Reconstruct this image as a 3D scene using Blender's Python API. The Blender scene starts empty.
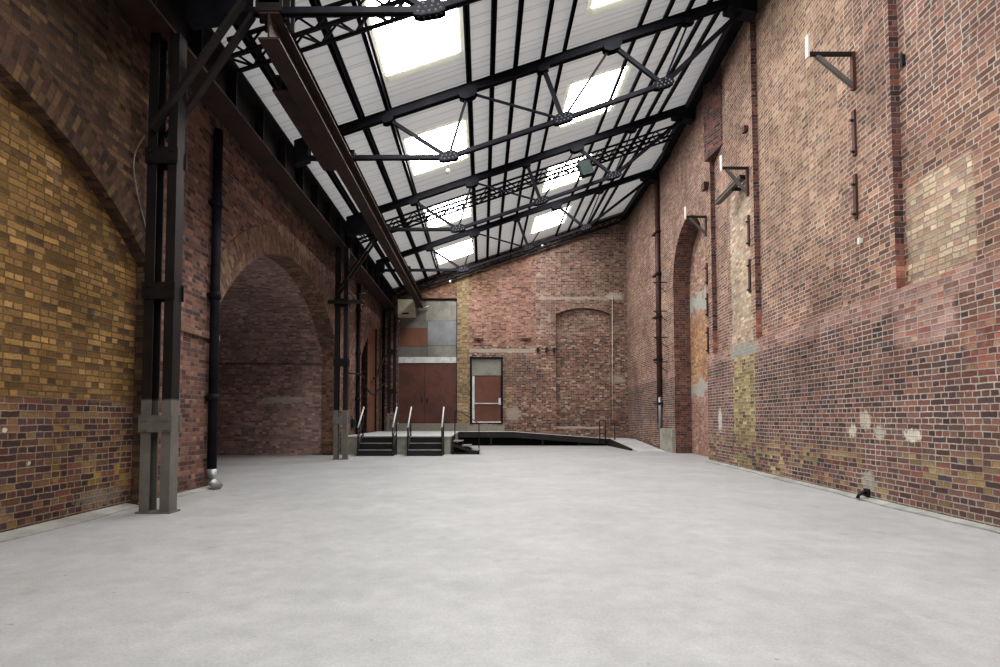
import bpy, math, random
from mathutils import Vector
random.seed(7)
C = bpy.context.scene.collection
SC = bpy.context.scene
PI = math.pi

# ------------------------------------------------------------------ colours
def lin(h, k=1.0):
    out = []
    for i in (0, 2, 4):
        c = int(h[i:i + 2], 16) / 255.0
        c = c / 12.92 if c <= 0.04045 else ((c + 0.055) / 1.055) ** 2.4
        out.append(c * k)
    return (*out, 1.0)

# ------------------------------------------------------------------ node helper
class NT:
    def __init__(s, name):
        s.m = bpy.data.materials.new(name)
        s.m.use_nodes = True
        s.t = s.m.node_tree
        s.t.nodes.clear()
        s.out = s.t.nodes.new('ShaderNodeOutputMaterial')
        s.b = s.t.nodes.new('ShaderNodeBsdfPrincipled')
        s.t.links.new(s.b.outputs[0], s.out.inputs[0])
        tc = s.t.nodes.new('ShaderNodeTexCoord')
        s.obj, s.uv = tc.outputs['Object'], tc.outputs['UV']
        g = s.t.nodes.new('ShaderNodeNewGeometry')
        sp = s.t.nodes.new('ShaderNodeSeparateXYZ')
        s.pos = g.outputs['Position']
        s.t.links.new(s.pos, sp.inputs[0])
        s.x, s.y, s.z = sp.outputs
    def link(s, a, b):
        if isinstance(a, (int, float)):
            b.default_value = a
        elif isinstance(a, tuple):
            b.default_value = a
        else:
            s.t.links.new(a, b)
    def math(s, op, a, b=0.0, c=None):
        n = s.t.nodes.new('ShaderNodeMath'); n.operation = op
        s.link(a, n.inputs[0]); s.link(b, n.inputs[1])
        if c is not None: s.link(c, n.inputs[2])
        return n.outputs[0]
    def step(s, v, a, b):           # smooth 0..1 between a and b
        n = s.t.nodes.new('ShaderNodeMapRange'); n.interpolation_type = 'SMOOTHSTEP'
        s.link(v, n.inputs[0]); n.inputs[1].default_value = a; n.inputs[2].default_value = b
        return n.outputs[0]
    def band(s, v, lo, hi, soft=0.05):
        r = None
        if lo is not None: r = s.step(v, lo - soft, lo + soft)
        if hi is not None:
            q = s.math('SUBTRACT', 1.0, s.step(v, hi - soft, hi + soft))
            r = q if r is None else s.math('MULTIPLY', r, q)
        return r
    def noise(s, scale, detail=3.0, vec=None, rough=0.5, color=False):
        n = s.t.nodes.new('ShaderNodeTexNoise')
        s.t.links.new(vec if vec is not None else s.pos, n.inputs['Vector'])
        n.inputs['Scale'].default_value = scale; n.inputs['Detail'].default_value = detail
        n.inputs['Roughness'].default_value = rough
        return n.outputs['Color' if color else 'Fac']
    def mix(s, f, a, b, mode='MIX'):
        n = s.t.nodes.new('ShaderNodeMix'); n.data_type = 'RGBA'; n.blend_type = mode
        s.link(f, n.inputs[0]); s.link(a, n.inputs[6]); s.link(b, n.inputs[7])
        return n.outputs[2]
    def ramp(s, f, cols, interp='CONSTANT'):
        n = s.t.nodes.new('ShaderNodeValToRGB'); cr = n.color_ramp; cr.interpolation = interp
        k = len(cols)
        while len(cr.elements) < k: cr.elements.new(0.5)
        for i, c in enumerate(cols):
            e = cr.elements[i]
            e.position = i / k if interp == 'CONSTANT' else i / max(1, k - 1)
            e.color = c
        s.link(f, n.inputs[0])
        return n.outputs[0]
    def grey(s, v):
        n = s.t.nodes.new('ShaderNodeCombineColor')
        for i in range(3): s.link(v, n.inputs[i])
        return n.outputs[0]
    def bump(s, h, strength, dist):
        n = s.t.nodes.new('ShaderNodeBump')
        n.inputs['Strength'].default_value = strength; n.inputs['Distance'].default_value = dist
        s.link(h, n.inputs['Height']); s.t.links.new(n.outputs[0], s.b.inputs['Normal'])
    def fin(s, col, rough=0.8, metal=0.0, spec=None):
        s.link(col, s.b.inputs['Base Color']); s.link(rough, s.b.inputs['Roughness'])
        s.b.inputs['Metallic'].default_value = metal
        if spec is not None: s.b.inputs['Specular IOR Level'].default_value = spec
        return s.m

# ------------------------------------------------------------------ brick pattern (English bond, metres)
def brick_nodes(n, uvec=None, wob=0.010, mort=0.006, course=0.0755, stretcher=0.229):
    w = n.noise(5.0, 2.0, color=True)
    vm = n.t.nodes.new('ShaderNodeVectorMath'); vm.operation = 'MULTIPLY_ADD'
    n.t.links.new(w, vm.inputs[0]); vm.inputs[1].default_value = (wob * 2, wob * 1.2, 0)
    n.t.links.new(uvec if uvec is not None else n.uv, vm.inputs[2])
    sp = n.t.nodes.new('ShaderNodeSeparateXYZ'); n.t.links.new(vm.outputs[0], sp.inputs[0])
    u, v = sp.outputs[0], sp.outputs[1]
    rv = n.math('DIVIDE', v, course)
    row = n.math('FLOOR', rv); fv = n.math('FRACT', rv)
    par = n.math('FLOORED_MODULO', row, 2.0)
    wid = n.math('MULTIPLY_ADD', par, -stretcher / 2, stretcher)
    wr = n.t.nodes.new('ShaderNodeTexWhiteNoise'); wr.noise_dimensions = '1D'
    n.t.links.new(row, wr.inputs['W'])
    off = n.math('MULTIPLY_ADD', wr.outputs[0], 0.35, n.math('MULTIPLY', par, 0.25))
    ru = n.math('ADD', n.math('DIVIDE', u, wid), off)
    col = n.math('FLOOR', ru); fu = n.math('FRACT', ru)
    du = n.math('MULTIPLY', n.math('MINIMUM', fu, n.math('SUBTRACT', 1.0, fu)), wid)
    dv = n.math('MULTIPLY', n.math('MINIMUM', fv, n.math('SUBTRACT', 1.0, fv)), course)
    d = n.math('MINIMUM', du, dv)
    d = n.math('MULTIPLY_ADD', n.math('SUBTRACT', n.noise(22.0, 3.0), 0.5), 0.016, d)
    brick = n.step(d, mort * 0.55, mort * 1.35)
    cx = n.t.nodes.new('ShaderNodeCombineXYZ')
    n.link(col, cx.inputs[0]); n.link(row, cx.inputs[1]); n.link(par, cx.inputs[2])
    wn = n.t.nodes.new('ShaderNodeTexWhiteNoise'); n.t.links.new(cx.outputs[0], wn.inputs['Vector'])
    return brick, wn.outputs['Value'], wn.outputs['Color']

def brick_mat(name, pal, mortar, overlays=(), dirt=0.45, dirt_scale=0.7, wob=0.010, mort=0.006, gain=1.0, sat=0.84, lime_amt=0.35, stain=None, plaster=()):
    """overlays: (mask function, palette, mortar); plaster: (mask function, colour)"""
    n = NT(name)
    brick, rnd, rcol = brick_nodes(n, wob=wob, mort=mort)
    c = n.ramp(rnd, [lin(p) for p in pal]); mc = lin(mortar)
    mo = None
    edge = n.math('MULTIPLY_ADD', n.math('SUBTRACT', n.noise(2.2, 4.0), 0.5), 1.0, 0.0)
    for mask, pal2, mor2 in overlays:
        f = mask(n, edge)
        c = n.mix(f, c, n.ramp(rnd, [lin(p) for p in pal2]))
        mo = n.mix(f, mo if mo is not None else mc, lin(mor2))
    mo = mo if mo is not None else mc
    wear = n.step(n.noise(1.8, 5.0, rough=0.7), 0.35, 0.62)
    mo = n.mix(n.math('MULTIPLY', wear, 0.6), mo, n.mix(1.0, mo, (0.52, 0.49, 0.47, 1), 'MULTIPLY'))
    sv = n.t.nodes.new('ShaderNodeSeparateColor'); n.t.links.new(rcol, sv.inputs[0])
    c = n.mix(1.0, c, n.grey(n.math('MULTIPLY_ADD', sv.outputs[1], 0.5, 0.72)), 'MULTIPLY')
    fine = n.noise(40.0, 3.0)
    c = n.mix(0.55, c, n.grey(n.math('MULTIPLY_ADD', fine, 1.5, 0.25)), 'MULTIPLY')
    c = n.mix(brick, mo, c)
    big = n.noise(dirt_scale, 5.0, rough=0.62)
    c = n.mix(dirt, c, n.grey(n.math('MULTIPLY_ADD', big, 2.4, -0.2)), 'MULTIPLY')
    lime = n.step(n.noise(1.3, 6.0, rough=0.7), 0.60, 0.78)
    c = n.mix(n.math('MULTIPLY', lime, lime_amt), c, lin('b8aca0'))
    for mask, col in plaster:
        c = n.mix(mask(n, edge), c, n.mix(0.5, lin(col), n.grey(n.math('MULTIPLY_ADD', n.noise(9.0, 4.0), 1.2, 0.4)), 'MULTIPLY'))
    hs = n.t.nodes.new('ShaderNodeHueSaturation'); hs.inputs['Saturation'].default_value = sat
    n.t.links.new(c, hs.inputs['Color']); c = hs.outputs[0]
    if gain != 1.0:
        c = n.mix(1.0, c, (gain, gain, gain, 1), 'MULTIPLY')
    h = n.math('MULTIPLY_ADD', n.noise(60.0, 2.0), 0.35, brick)
    n.bump(h, 0.75, 0.012)
    return n.fin(c, 0.9, spec=0.25)

def rect(u0, u1, v0, v1, ax='y', soft=0.06, wob=0.25, amt=1.0):
    def f(n, e):
        a = n.math('MULTIPLY_ADD', e, wob, getattr(n, ax)); b = n.math('MULTIPLY_ADD', e, wob, n.z)
        r = None
        if u0 is not None or u1 is not None: r = n.band(a, u0, u1, soft)
        if v0 is not None or v1 is not None:
            q = n.band(b, v0, v1, soft); r = q if r is None else n.math('MULTIPLY', r, q)
        return n.math('MULTIPLY', r, amt) if amt != 1.0 else r
    return f
def blob(u, v, ru, rv, ax='y', amt=1.0):
    def f(n, e):
        a = n.math('DIVIDE', n.math('SUBTRACT', getattr(n, ax), u), ru)
        b = n.math('DIVIDE', n.math('SUBTRACT', n.z, v), rv)
        d = n.math('ADD', n.math('MULTIPLY', a, a), n.math('MULTIPLY', b, b))
        d = n.math('MULTIPLY_ADD', n.math('SUBTRACT', n.noise(11.0, 5.0, rough=.7), 0.5), 5.0, d)
        return n.math('MULTIPLY', n.math('SUBTRACT', 1.0, n.step(d, 0.7, 1.2)), amt)
    return f
def speck(scale, lo, hi, v0, v1, soft=0.3):
    def f(n, e):
        return n.math('MULTIPLY', n.step(n.noise(scale, 2.0), lo, hi), n.band(n.z, v0, v1, soft))
    return f

# palettes
RED = ['6c483a', '885844', '7a4c3e', '9a6448', '62463f', '8c6650', 'a66e50', '705048', '80523f', '5a4644']
PURP = ['644a46', '70524e', '7a5246', '5c4846', '845c4e', '684c48', '8a5644', '544442']
PALE = ['b8a084', 'c4ac8e', 'ae9478', 'a68a78', 'cbb698', 'b59c88', 'b08a74', 'c0aa90']
PINK = ['aa8070', 'a07264', 'b28c7e', '986e66', 'a47e76', 'b48c7a', '9c6250']
YEL = ['a08a5c', '8e7a4e', 'ae986a', '7e6c4c', 'b6a276', '988260', '6c5e4a', 'a89064']
MIXB = ['7a5246', '9a7a46', '5c4648', '8a5e4e', '8e4c3e', '6a5048', 'a08450', '5a5056']

M = {}
M['right'] = brick_mat('right_wall_brick', RED, 'c4b6a8', [
    (rect(None, None, 2.9, None, amt=0.35), ['9a7462', 'a88068', '8c6454', 'b08e74', '7c5a50', 'a07058'], 'c2b2a0'),
    (rect(8.2, 12.0, 4.5, 11, soft=1.2, amt=0.5), ['a88a6a', '9c7c62', 'b29678', '8c6a56'], 'bcab94'),
    (rect(None, None, None, 2.75, soft=0.15, amt=0.75), PURP, 'bcb0a8'),
    (rect(None, 7.5, 5.0, None, soft=0.8, amt=0.55), PURP, 'bcb0a6'),
    (rect(None, None, 2.62, 2.95, soft=0.05, wob=0.35, amt=0.7), PINK, 'b8a89e'),
    (rect(6.02, 7.12, 2.93, 4.25, wob=0.12, soft=.02), PALE, 'b0a08a'),
    (rect(6.18, 7.25, 2.15, 2.93, wob=0.2), PINK, 'b8aaa2'),
    (rect(None, 6.1, 1.7, 2.3, wob=0.3, amt=0.8), ['a2543c', 'b0664a', '8e4a3c', '7a4a42', 'a87a5a'], 'a89a8c'),
    (rect(11.8, 13.1, 0.0, 2.62, wob=0.08, soft=.02), YEL, 'b0a27c'),
    (rect(11.9, 13.1, 2.9, 6.6, wob=0.35), PALE, 'b8aa98'),
    (speck(1.1, 0.42, 0.6, None, 0.75), MIXB + ['a89058', 'b09660'], 'a0958a'),
    ], dirt=0.55, mort=0.0085, wob=0.013, gain=0.96, lime_amt=0.55, plaster=[
    (rect(11.7, 13.15, 2.62, 2.9, wob=0.3), '9e9c94'),
    (blob(7.95, 1.17, .13, .14), 'bcb2a0'), (blob(7.62, 1.0, .12, .11), 'b5ad9e'), (blob(6.97, .98, .16, .09), 'd2c9b6'),
    (blob(7.9, .28, .16, .16), 'a9a193'), (blob(14.06, 1.15, .14, .3), 'c9c2b6'), (blob(8.25, 1.0, .1, .1), 'c4bcae'),
    (rect(17.9, 18.6, None, 0.85, wob=0.2, amt=0.6), 'bdb8ac')])
M['pilaster_side'] = brick_mat('pilaster_brick', ['58403e', '6a443e', '7a4a40', '4e3c3e', '824e42', '64484a'], '8a7c74', [
    (rect(None, None, 2.7, 3.5, wob=0.6), ['a0604a', '86503f', 'aa6c54', '945848'], '9a8a80')], dirt=0.5)
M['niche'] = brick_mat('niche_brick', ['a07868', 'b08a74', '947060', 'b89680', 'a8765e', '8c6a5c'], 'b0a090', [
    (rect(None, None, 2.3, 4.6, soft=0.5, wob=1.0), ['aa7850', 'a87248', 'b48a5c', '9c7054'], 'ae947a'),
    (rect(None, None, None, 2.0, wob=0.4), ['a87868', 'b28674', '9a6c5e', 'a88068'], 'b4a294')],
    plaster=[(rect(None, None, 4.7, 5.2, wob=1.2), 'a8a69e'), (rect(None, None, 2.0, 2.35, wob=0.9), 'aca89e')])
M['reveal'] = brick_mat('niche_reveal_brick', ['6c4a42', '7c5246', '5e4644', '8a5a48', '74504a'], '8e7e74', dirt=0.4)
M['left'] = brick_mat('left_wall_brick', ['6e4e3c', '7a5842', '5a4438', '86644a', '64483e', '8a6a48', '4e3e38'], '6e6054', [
    (rect(7.4, None, None, None, wob=0.3), ['7c5448', '8a6052', '6a4a42', '946a58', '5c4644', '80584a'], '8e8078'),
    (rect(None, 7.0, 5.0, None, soft=0.5), ['70563c', '634a38', '7c6040', '4c3c34', '5a4638'], '6a5c4c')],  # darker bricks high at the near end: shade below the eaves, painted in
    dirt=0.65, gain=0.88, plaster=[(rect(8.28, 8.36, 0.3, 2.6, soft=0.02, wob=0.08, amt=0.45), 'b4aaa0')])
M['yellow'] = brick_mat('yellow_infill_brick', ['8c6c3e', '7e6038', '987848', '745836', 'a4824e', '66503a', '84663a', '907240'], '76644a', [
    (rect(None, None, None, 1.42, wob=0.12, soft=0.04), ['5c4240', '684640', '4e3e40', '704a40', '584644', '7c5c46', '524040', '806848'], '9c8c74'),
    (speck(1.6, 0.55, 0.62, 0.3, 1.35), ['8c6c3c', '9a7a40', '6a4c40', '5a4440'], 'a3906c')],
    dirt=0.65, sat=0.95, gain=0.92, wob=0.016, mort=0.008, plaster=[(blob(6.9, .2, .4, .12, amt=.6), '8e8678'), (blob(5.5, 1.08, .03, .025), 'c8c4bc'), (blob(5.8, 0.72, .03, .025), 'c8c4bc')])
M['vault'] = brick_mat('vault_brick', ['866c64', '907068', '786460', '987a70', '80686a', 'a08076'], '94867e', dirt=0.5, gain=1.3,
    plaster=[(blob(-6.5, 1.78, .75, .12, ax='x', amt=.8), '9c948a'), (rect(None, None, 2.93, 3.0, soft=0.02, wob=0.05, amt=.6), '3c3432')])
M['ring'] = brick_mat('arch_ring_brick', ['86644e', '7a5846', '94705a', '6c5044', '8c6850'], '8c7e70', dirt=0.6, gain=0.85)
M['ring_dark'] = brick_mat('near_arch_ring_brick', ['5e4634', '6c5038', '54403a', '765a3c', '5a3e36', '6a4a40'], '6c5e48', dirt=0.6, gain=0.75)
M['back'] = brick_mat('back_wall_brick', ['86584a', '7a5048', '946252', '6a4a46', 'a06e58', '8c6a56', 'b09a84', '5c4644'], 'b2a698', [
    (rect(None, 2.39, 4.6, None, ax='x', wob=0.02, soft=0.02), ['a07260', '986a58', 'a87c68', '906252', 'a47664', '74504a'], 'a89484'),
    (rect(None, 0.6, 7.0, None, ax='x', soft=0.5), ['8a6448', '7c5842', '96704e', '6c4c40'], '8a7460'),
    (rect(-1.21, -0.65, None, None, ax='x', wob=0.03, soft=0.02), ['9c8460', '8e7450', 'a8906c', '7e6a4c', '967e5a'], 'aa9a74'),
    (rect(0.95, 1.5, 1.2, 4.2, ax='x', wob=0.5, soft=0.1, amt=0.7), ['a88a58', '9a7850', '86584a', 'b09870'], 'b2a698'),
    (rect(2.39, None, 5.0, None, ax='x', wob=0.1, amt=0.5), ['9a7464', '86584c', 'b4a08c', '7a544a', 'a07a66', '6a4c48'], 'c0b4a4'),
    (rect(-0.6, 2.39, 2.6, 4.2, ax='x', wob=0.5, soft=0.3, amt=0.5), PURP, 'aca098'),
    ], dirt=0.6, gain=0.9, plaster=[
    (rect(-0.65, 2.42, 4.24, 4.42, ax='x', wob=0.1, soft=0.03, amt=0.8), 'b8aa98'),
    (rect(None, -0.6, None, 0.97, ax='x', wob=0.05, soft=0.02), '918c80'),
    (rect(-0.7, 1.0, 0.6, 0.86, ax='x', wob=0.05, soft=0.02), '9c968a'),
    (rect(3.4, 5.6, 0.70, 0.80, ax='x', wob=0.08, soft=0.02), 'c4baa8'),
    (rect(2.6, 6.5, 6.72, 6.85, ax='x', wob=0.25, soft=0.03, amt=0.7), 'b8ac9c'),
    (blob(1.4, 1.4, .35, .35, ax='x', amt=.8), 'b0a494'), (blob(6.1, 6.9, .4, .16, ax='x', amt=.8), 'c4bcac'),
    (blob(6.2, 3.0, .4, .15, ax='x', amt=.8), 'b8b0a0')])

def concrete_floor():
    n = NT('floor_concrete')
    a = n.noise(0.55, 6.0, rough=0.65); b = n.noise(5.0, 6.0, rough=0.7); f = n.noise(60.0, 3.0)
    c = n.ramp(a, [lin('999a9b'), lin('a8a9aa'), lin('b4b5b6')], 'LINEAR')
    c = n.mix(0.5, c, n.grey(n.math('MULTIPLY_ADD', b, 1.0, 0.5)), 'MULTIPLY')
    c = n.mix(0.45, c, n.grey(n.math('MULTIPLY_ADD', f, 1.0, 0.5)), 'MULTIPLY')
    c = n.mix(0.35, c, n.grey(n.math('MULTIPLY_ADD', n.noise(1.1, 8.0, rough=0.75), 0.9, 0.55)), 'MULTIPLY')
    st = n.step(n.noise(1.7, 7.0, rough=0.72), 0.58, 0.72)
    c = n.mix(n.math('MULTIPLY', st, 0.4), c, lin('86857f'))
    sp = n.step(n.noise(14.0, 1.0), 0.76, 0.80)
    c = n.mix(n.math('MULTIPLY', sp, 0.4), c, lin('6e6a62'))
    n.bump(n.noise(9.0, 5.0), 0.12, 0.01)
    return n.fin(c, n.math('MULTIPLY_ADD', b, 0.25, 0.45), spec=0.3)
M['floor'] = concrete_floor()

def rough_mat(name, cols, scale=3.0, rough=0.7, metal=0.0, bump=0.15, spec=None, stretch=None):
    n = NT(name)
    vec = None
    if stretch:
        mp = n.t.nodes.new('ShaderNodeMapping'); n.t.links.new(n.pos, mp.inputs[0])
        mp.inputs['Scale'].default_value = stretch; vec = mp.outputs[0]
    a = n.noise(scale, 6.0, vec=vec, rough=0.65)
    a = n.step(a, 0.28, 0.72)
    c = n.ramp(a, [lin(x) for x in cols], 'LINEAR')
    c = n.mix(0.3, c, n.grey(n.math('MULTIPLY_ADD', n.noise(scale * 12, 3.0), 1.0, 0.5)), 'MULTIPLY')
    if bump: n.bump(n.noise(scale * 8, 4.0), bump, 0.01)
    return n.fin(c, rough, metal, spec)
M['iron'] = rough_mat('black_painted_iron', ['131319', '191921', '202028', '252329'], 2.5, 0.65, spec=0.2)
M['iron_brown'] = rough_mat('brown_black_iron', ['121012', '181416', '221a19', '1a1517'], 2.5, 0.6)
M['rust'] = rough_mat('rust_brown_iron', ['241a18', '2e211e', '3a2822', '472f27'], 1.8, 0.65)
M['rust_pipe'] = rough_mat('red_brown_pipe', ['38221e', '4a2c26', '5a382e'], 3.0, 0.6)
M['rivet'] = rough_mat('rivet_heads', ['5a5c62', '787a80'], 20, 0.4)
M['steel'] = rough_mat('galvanised_steel', ['84878a', '9a9da0', 'b0b2b4'], 4, 0.4, 0.5)
M['light_metal'] = rough_mat('pale_metal', ['b4b6b6', 'c8caca', 'd4d6d6'], 4, 0.45)
M['panel_grey'] = rough_mat('stained_sheet_metal', ['6c6a63', '7c7a72', '8a8880', '6a6861'], 0.9, 0.5, 0.0, 0.05)
M['panel_blue'] = rough_mat('bluish_sheet_metal', ['707375', '808385', '8e9092'], 0.9, 0.45, 0.0, 0.05)
M['panel_dark'] = rough_mat('dull_sheet_metal', ['5e5c57', '6a6863', '77756f'], 0.9, 0.5, 0.0, 0.05)
M['panel_rust'] = rough_mat('orange_brown_board', ['6a4838', '764f3e', '805846'], 1.2, 0.7)
M['door_red'] = rough_mat('brown_red_door', ['4a2e28', '58362e', '643f34', '50322e'], 0.8, 0.5, 0.0, 0.05)
M['door_red2'] = rough_mat('orange_red_door', ['5c3a2e', '684234', '70483a'], 0.8, 0.55, 0.0, 0.05)
M['wood'] = rough_mat('orange_boards', ['6a4a3a', '765242', '80604c'], 1.5, 0.7, stretch=(6, 6, 0.4))
M['concrete'] = rough_mat('old_concrete', ['7c7a70', '928f84', 'a5a298', '88857a'], 1.6, 0.85)
M['deck'] = rough_mat('pale_deck', ['aeb0b0', 'bcbebe', 'c6c8c8'], 1.6, 0.6)
M['dark_deck'] = rough_mat('dark_fascia', ['181517', '221e1f', '2c2727'], 2.0, 0.6)
M['white'] = rough_mat('white_paint', ['c8c8c2', 'd6d6d0', 'dededa'], 2.0, 0.5, bump=0.03)
M['cream'] = rough_mat('cream_cabinet', ['b8b09a', 'c4bca6', 'ccc4b0'], 2.0, 0.5, bump=0.02)
M['lens'] = rough_mat('dark_green_glass', ['2c3532', '39433f'], 3, 0.8, bump=0, spec=0.1)
M['black'] = rough_mat('black_rubber', ['101012', '18181a'], 4, 0.6)
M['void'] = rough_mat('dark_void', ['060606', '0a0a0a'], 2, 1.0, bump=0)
M['cement'] = rough_mat('cement_kerb', ['8a8a85', '9c9c97', 'aaaaa6'], 2.2, 0.85)

def translucent(n, c, f):
    tr = n.t.nodes.new('ShaderNodeBsdfTranslucent'); n.link(c, tr.inputs[0])
    mx = n.t.nodes.new('ShaderNodeMixShader'); mx.inputs[0].default_value = f
    n.t.links.new(n.b.outputs[0], mx.inputs[1]); n.t.links.new(tr.outputs[0], mx.inputs[2]); n.t.links.new(mx.outputs[0], n.out.inputs[0])
def frame_mat():
    n = NT('skylight_frame_white'); c = lin('e6e5dc')
    n.fin(c, 0.5); translucent(n, c, 0.75); return n.m  # see-through share added so outside light brightens the frame
M['frame'] = frame_mat()
def roof_mat():
    n = NT('roof_lining_sheet')
    w = n.math('SINE', n.math('MULTIPLY', n.y, 2 * PI / 0.30))
    ln = n.step(w, 0.80, 0.97)
    c = n.ramp(n.noise(0.9, 5.0), [lin('d2d0ce'), lin('dedcda'), lin('e8e6e4')], 'LINEAR')
    c = n.mix(n.math('MULTIPLY', ln, 0.20), c, lin('77736f'))
    j = n.math('FRACT', n.math('DIVIDE', n.y, 1.1))
    c = n.mix(n.math('MULTIPLY', n.band(j, 0.0, 0.02, 0.008), 0.35), c, lin('5a5856'))
    n.bump(w, 0.15, 0.02)
    n.fin(c, 0.6, spec=0.2)
    translucent(n, c, 0.37)  # translucency added to brighten the lining with light from outside
    return n.m
M['roof'] = roof_mat()
def column_mat():
    n = NT('column_iron')
    a = n.step(n.noise(2.2, 5.0), 0.3, 0.7)
    c = n.ramp(a, [lin('0c0b0e'), lin('141114'), lin('221816')], 'LINEAR')
    g = n.ramp(n.noise(3.0, 6.0, rough=0.7), [lin('4c4a46'), lin('6e6c66'), lin('8c8a84')], 'LINEAR')
    z = n.math('MULTIPLY_ADD', n.math('SUBTRACT', n.noise(5.0), 0.5), 0.05, n.z)
    f = n.math('SUBTRACT', 1.0, n.step(z, 1.41, 1.45))
    c = n.mix(f, c, g)
    n.bump(n.noise(25.0, 3.0), 0.15, 0.01)
    return n.fin(c, 0.55)
M['column'] = column_mat()
def pane_mat():
    n = NT('bright_skylight_glazing')
    e = n.t.nodes.new('ShaderNodeEmission'); e.inputs[0].default_value = (1.0, 0.99, 0.97, 1); e.inputs[1].default_value = PANE
    n.t.links.new(e.outputs[0], n.out.inputs[0])
    return n.m
PANE = 24.0
M['pane'] = pane_mat()

# ------------------------------------------------------------------ mesh builder
class MB:
    def __init__(s): s.v, s.f, s.uv, s.mi, s.sm = [], [], [], [], []
    def face(s, pts, uv=None, mi=0, smooth=False):
        b = len(s.v); s.v += [tuple(p) for p in pts]
        s.f.append(tuple(range(b, b + len(pts))))
        if uv is None:
            a = Vector(pts[1]) - Vector(pts[0]); c = Vector(pts[-1]) - Vector(pts[0]); n = a.cross(c)
            if abs(n.z) > max(abs(n.x), abs(n.y)): uv = [(p[0], p[1]) for p in pts]
            elif abs(n.x) > abs(n.y): uv = [(p[1], p[2]) for p in pts]
            else: uv = [(p[0], p[2]) for p in pts]
        s.uv += uv; s.mi.append(mi); s.sm.append(smooth)
    def box(s, x0, x1, y0, y1, z0, z1, mi=0):
        P = [(x0, y0, z0), (x1, y0, z0), (x1, y1, z0), (x0, y1, z0), (x0, y0, z1), (x1, y0, z1), (x1, y1, z1), (x0, y1, z1)]
        s.hexa(P, mi)
    def hexa(s, P, mi=0):
        for q in ((0, 3, 2, 1), (4, 5, 6, 7), (0, 1, 5, 4), (1, 2, 6, 5), (2, 3, 7, 6), (3, 0, 4, 7)):
            s.face([P[i] for i in q], mi=mi)
    def beam(s, a, b, w, h, up=(0, 0, 1), mi=0):
        a, b = Vector(a), Vector(b); d = (b - a).normalized(); up = Vector(up)
        if abs(d.dot(up)) > 0.98: up = Vector((0, 1, 0))
        r = d.cross(up).normalized() * (w / 2); u = r.cross(d).normalized() * (h / 2)
        s.hexa([a - r - u, a + r - u, b + r - u, b - r - u, a - r + u, a + r + u, b + r + u, b - r + u], mi)
    def tube(s, pts, r, seg=10, mi=0, caps=True):
        pts = [Vector(p) for p in pts]; rings = []
        for i, p in enumerate(pts):
            d = (pts[min(i + 1, len(pts) - 1)] - pts[max(i - 1, 0)]).normalized()
            up = Vector((0, 0, 1)) if abs(d.z) < 0.9 else Vector((0, 1, 0))
            u = d.cross(up).normalized(); w = u.cross(d).normalized()
            rr = r[i] if isinstance(r, (list, tuple)) else r
            rings.append([p + (u * math.cos(t) + w * math.sin(t)) * rr for t in [2 * PI * k / seg for k in range(seg)]])
        for A, B in zip(rings, rings[1:]):
            for k in range(seg):
                j = (k + 1) % seg
                s.face([A[k], A[j], B[j], B[k]], mi=mi, smooth=True)
        if caps:
            s.face(rings[0][::-1], mi=mi); s.face(rings[-1], mi=mi)
    def build(s, name, mats, parent=None, kind=None, loc=None):
        me = bpy.data.meshes.new(name)
        me.from_pydata(s.v, [], s.f)
        if not isinstance(mats, (list, tuple)): mats = [mats]
        for m in mats: me.materials.append(m)
        l = me.uv_layers.new(name='UVMap')
        for i, u in enumerate(s.uv): l.data[i].uv = u
        for p, i, sm in zip(me.polygons, s.mi, s.sm): p.material_index = i; p.use_smooth = sm
        import bmesh
        bm = bmesh.new(); bm.from_mesh(me); bmesh.ops.remove_doubles(bm, verts=bm.verts, dist=1e-5)
        bmesh.ops.recalc_face_normals(bm, faces=bm.faces); bm.to_mesh(me); bm.free()
        o = bpy.data.objects.new(name, me); C.objects.link(o)
        if parent is not None:
            o.parent = parent
            o.matrix_parent_inverse = parent.matrix_world.inverted() if parent.parent is None and parent.type == 'EMPTY' else o.matrix_parent_inverse
        if kind: o['kind'] = kind
        return o

def thing(name, label, cat, loc=(0, 0, 0), group=None, kind=None):
    o = bpy.data.objects.new(name, None); C.objects.link(o); o.empty_display_size = 0.2
    o.location = loc; bpy.context.view_layer.update() if False else None
    from mathutils import Matrix
    o.matrix_world = Matrix.Translation(loc)
    o['label'] = label; o['category'] = cat
    if group: o['group'] = group
    if kind: o['kind'] = kind
    return o
def tag(o, label, cat, group=None):
    o['label'] = label; o['category'] = cat
    if group: o['group'] = group
    return o

# ------------------------------------------------------------------ room shape
XL = -4.7            # face of the left wall
YB = 25.0            # face of the back wall
Y0 = -9.0            # end behind the viewer, closed by an added wall
def RX(y, off=0.0):  # face of the right wall (runs slightly outward)
    return (4.9 + 0.09 * y if y <= 18.5 else 6.65 + (y - 18.5) * 0.011) + off
def roof_z(x): return 8.66 + 0.338 * x
def rafter_z(x): return 8.39 + 0.338 * x

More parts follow.
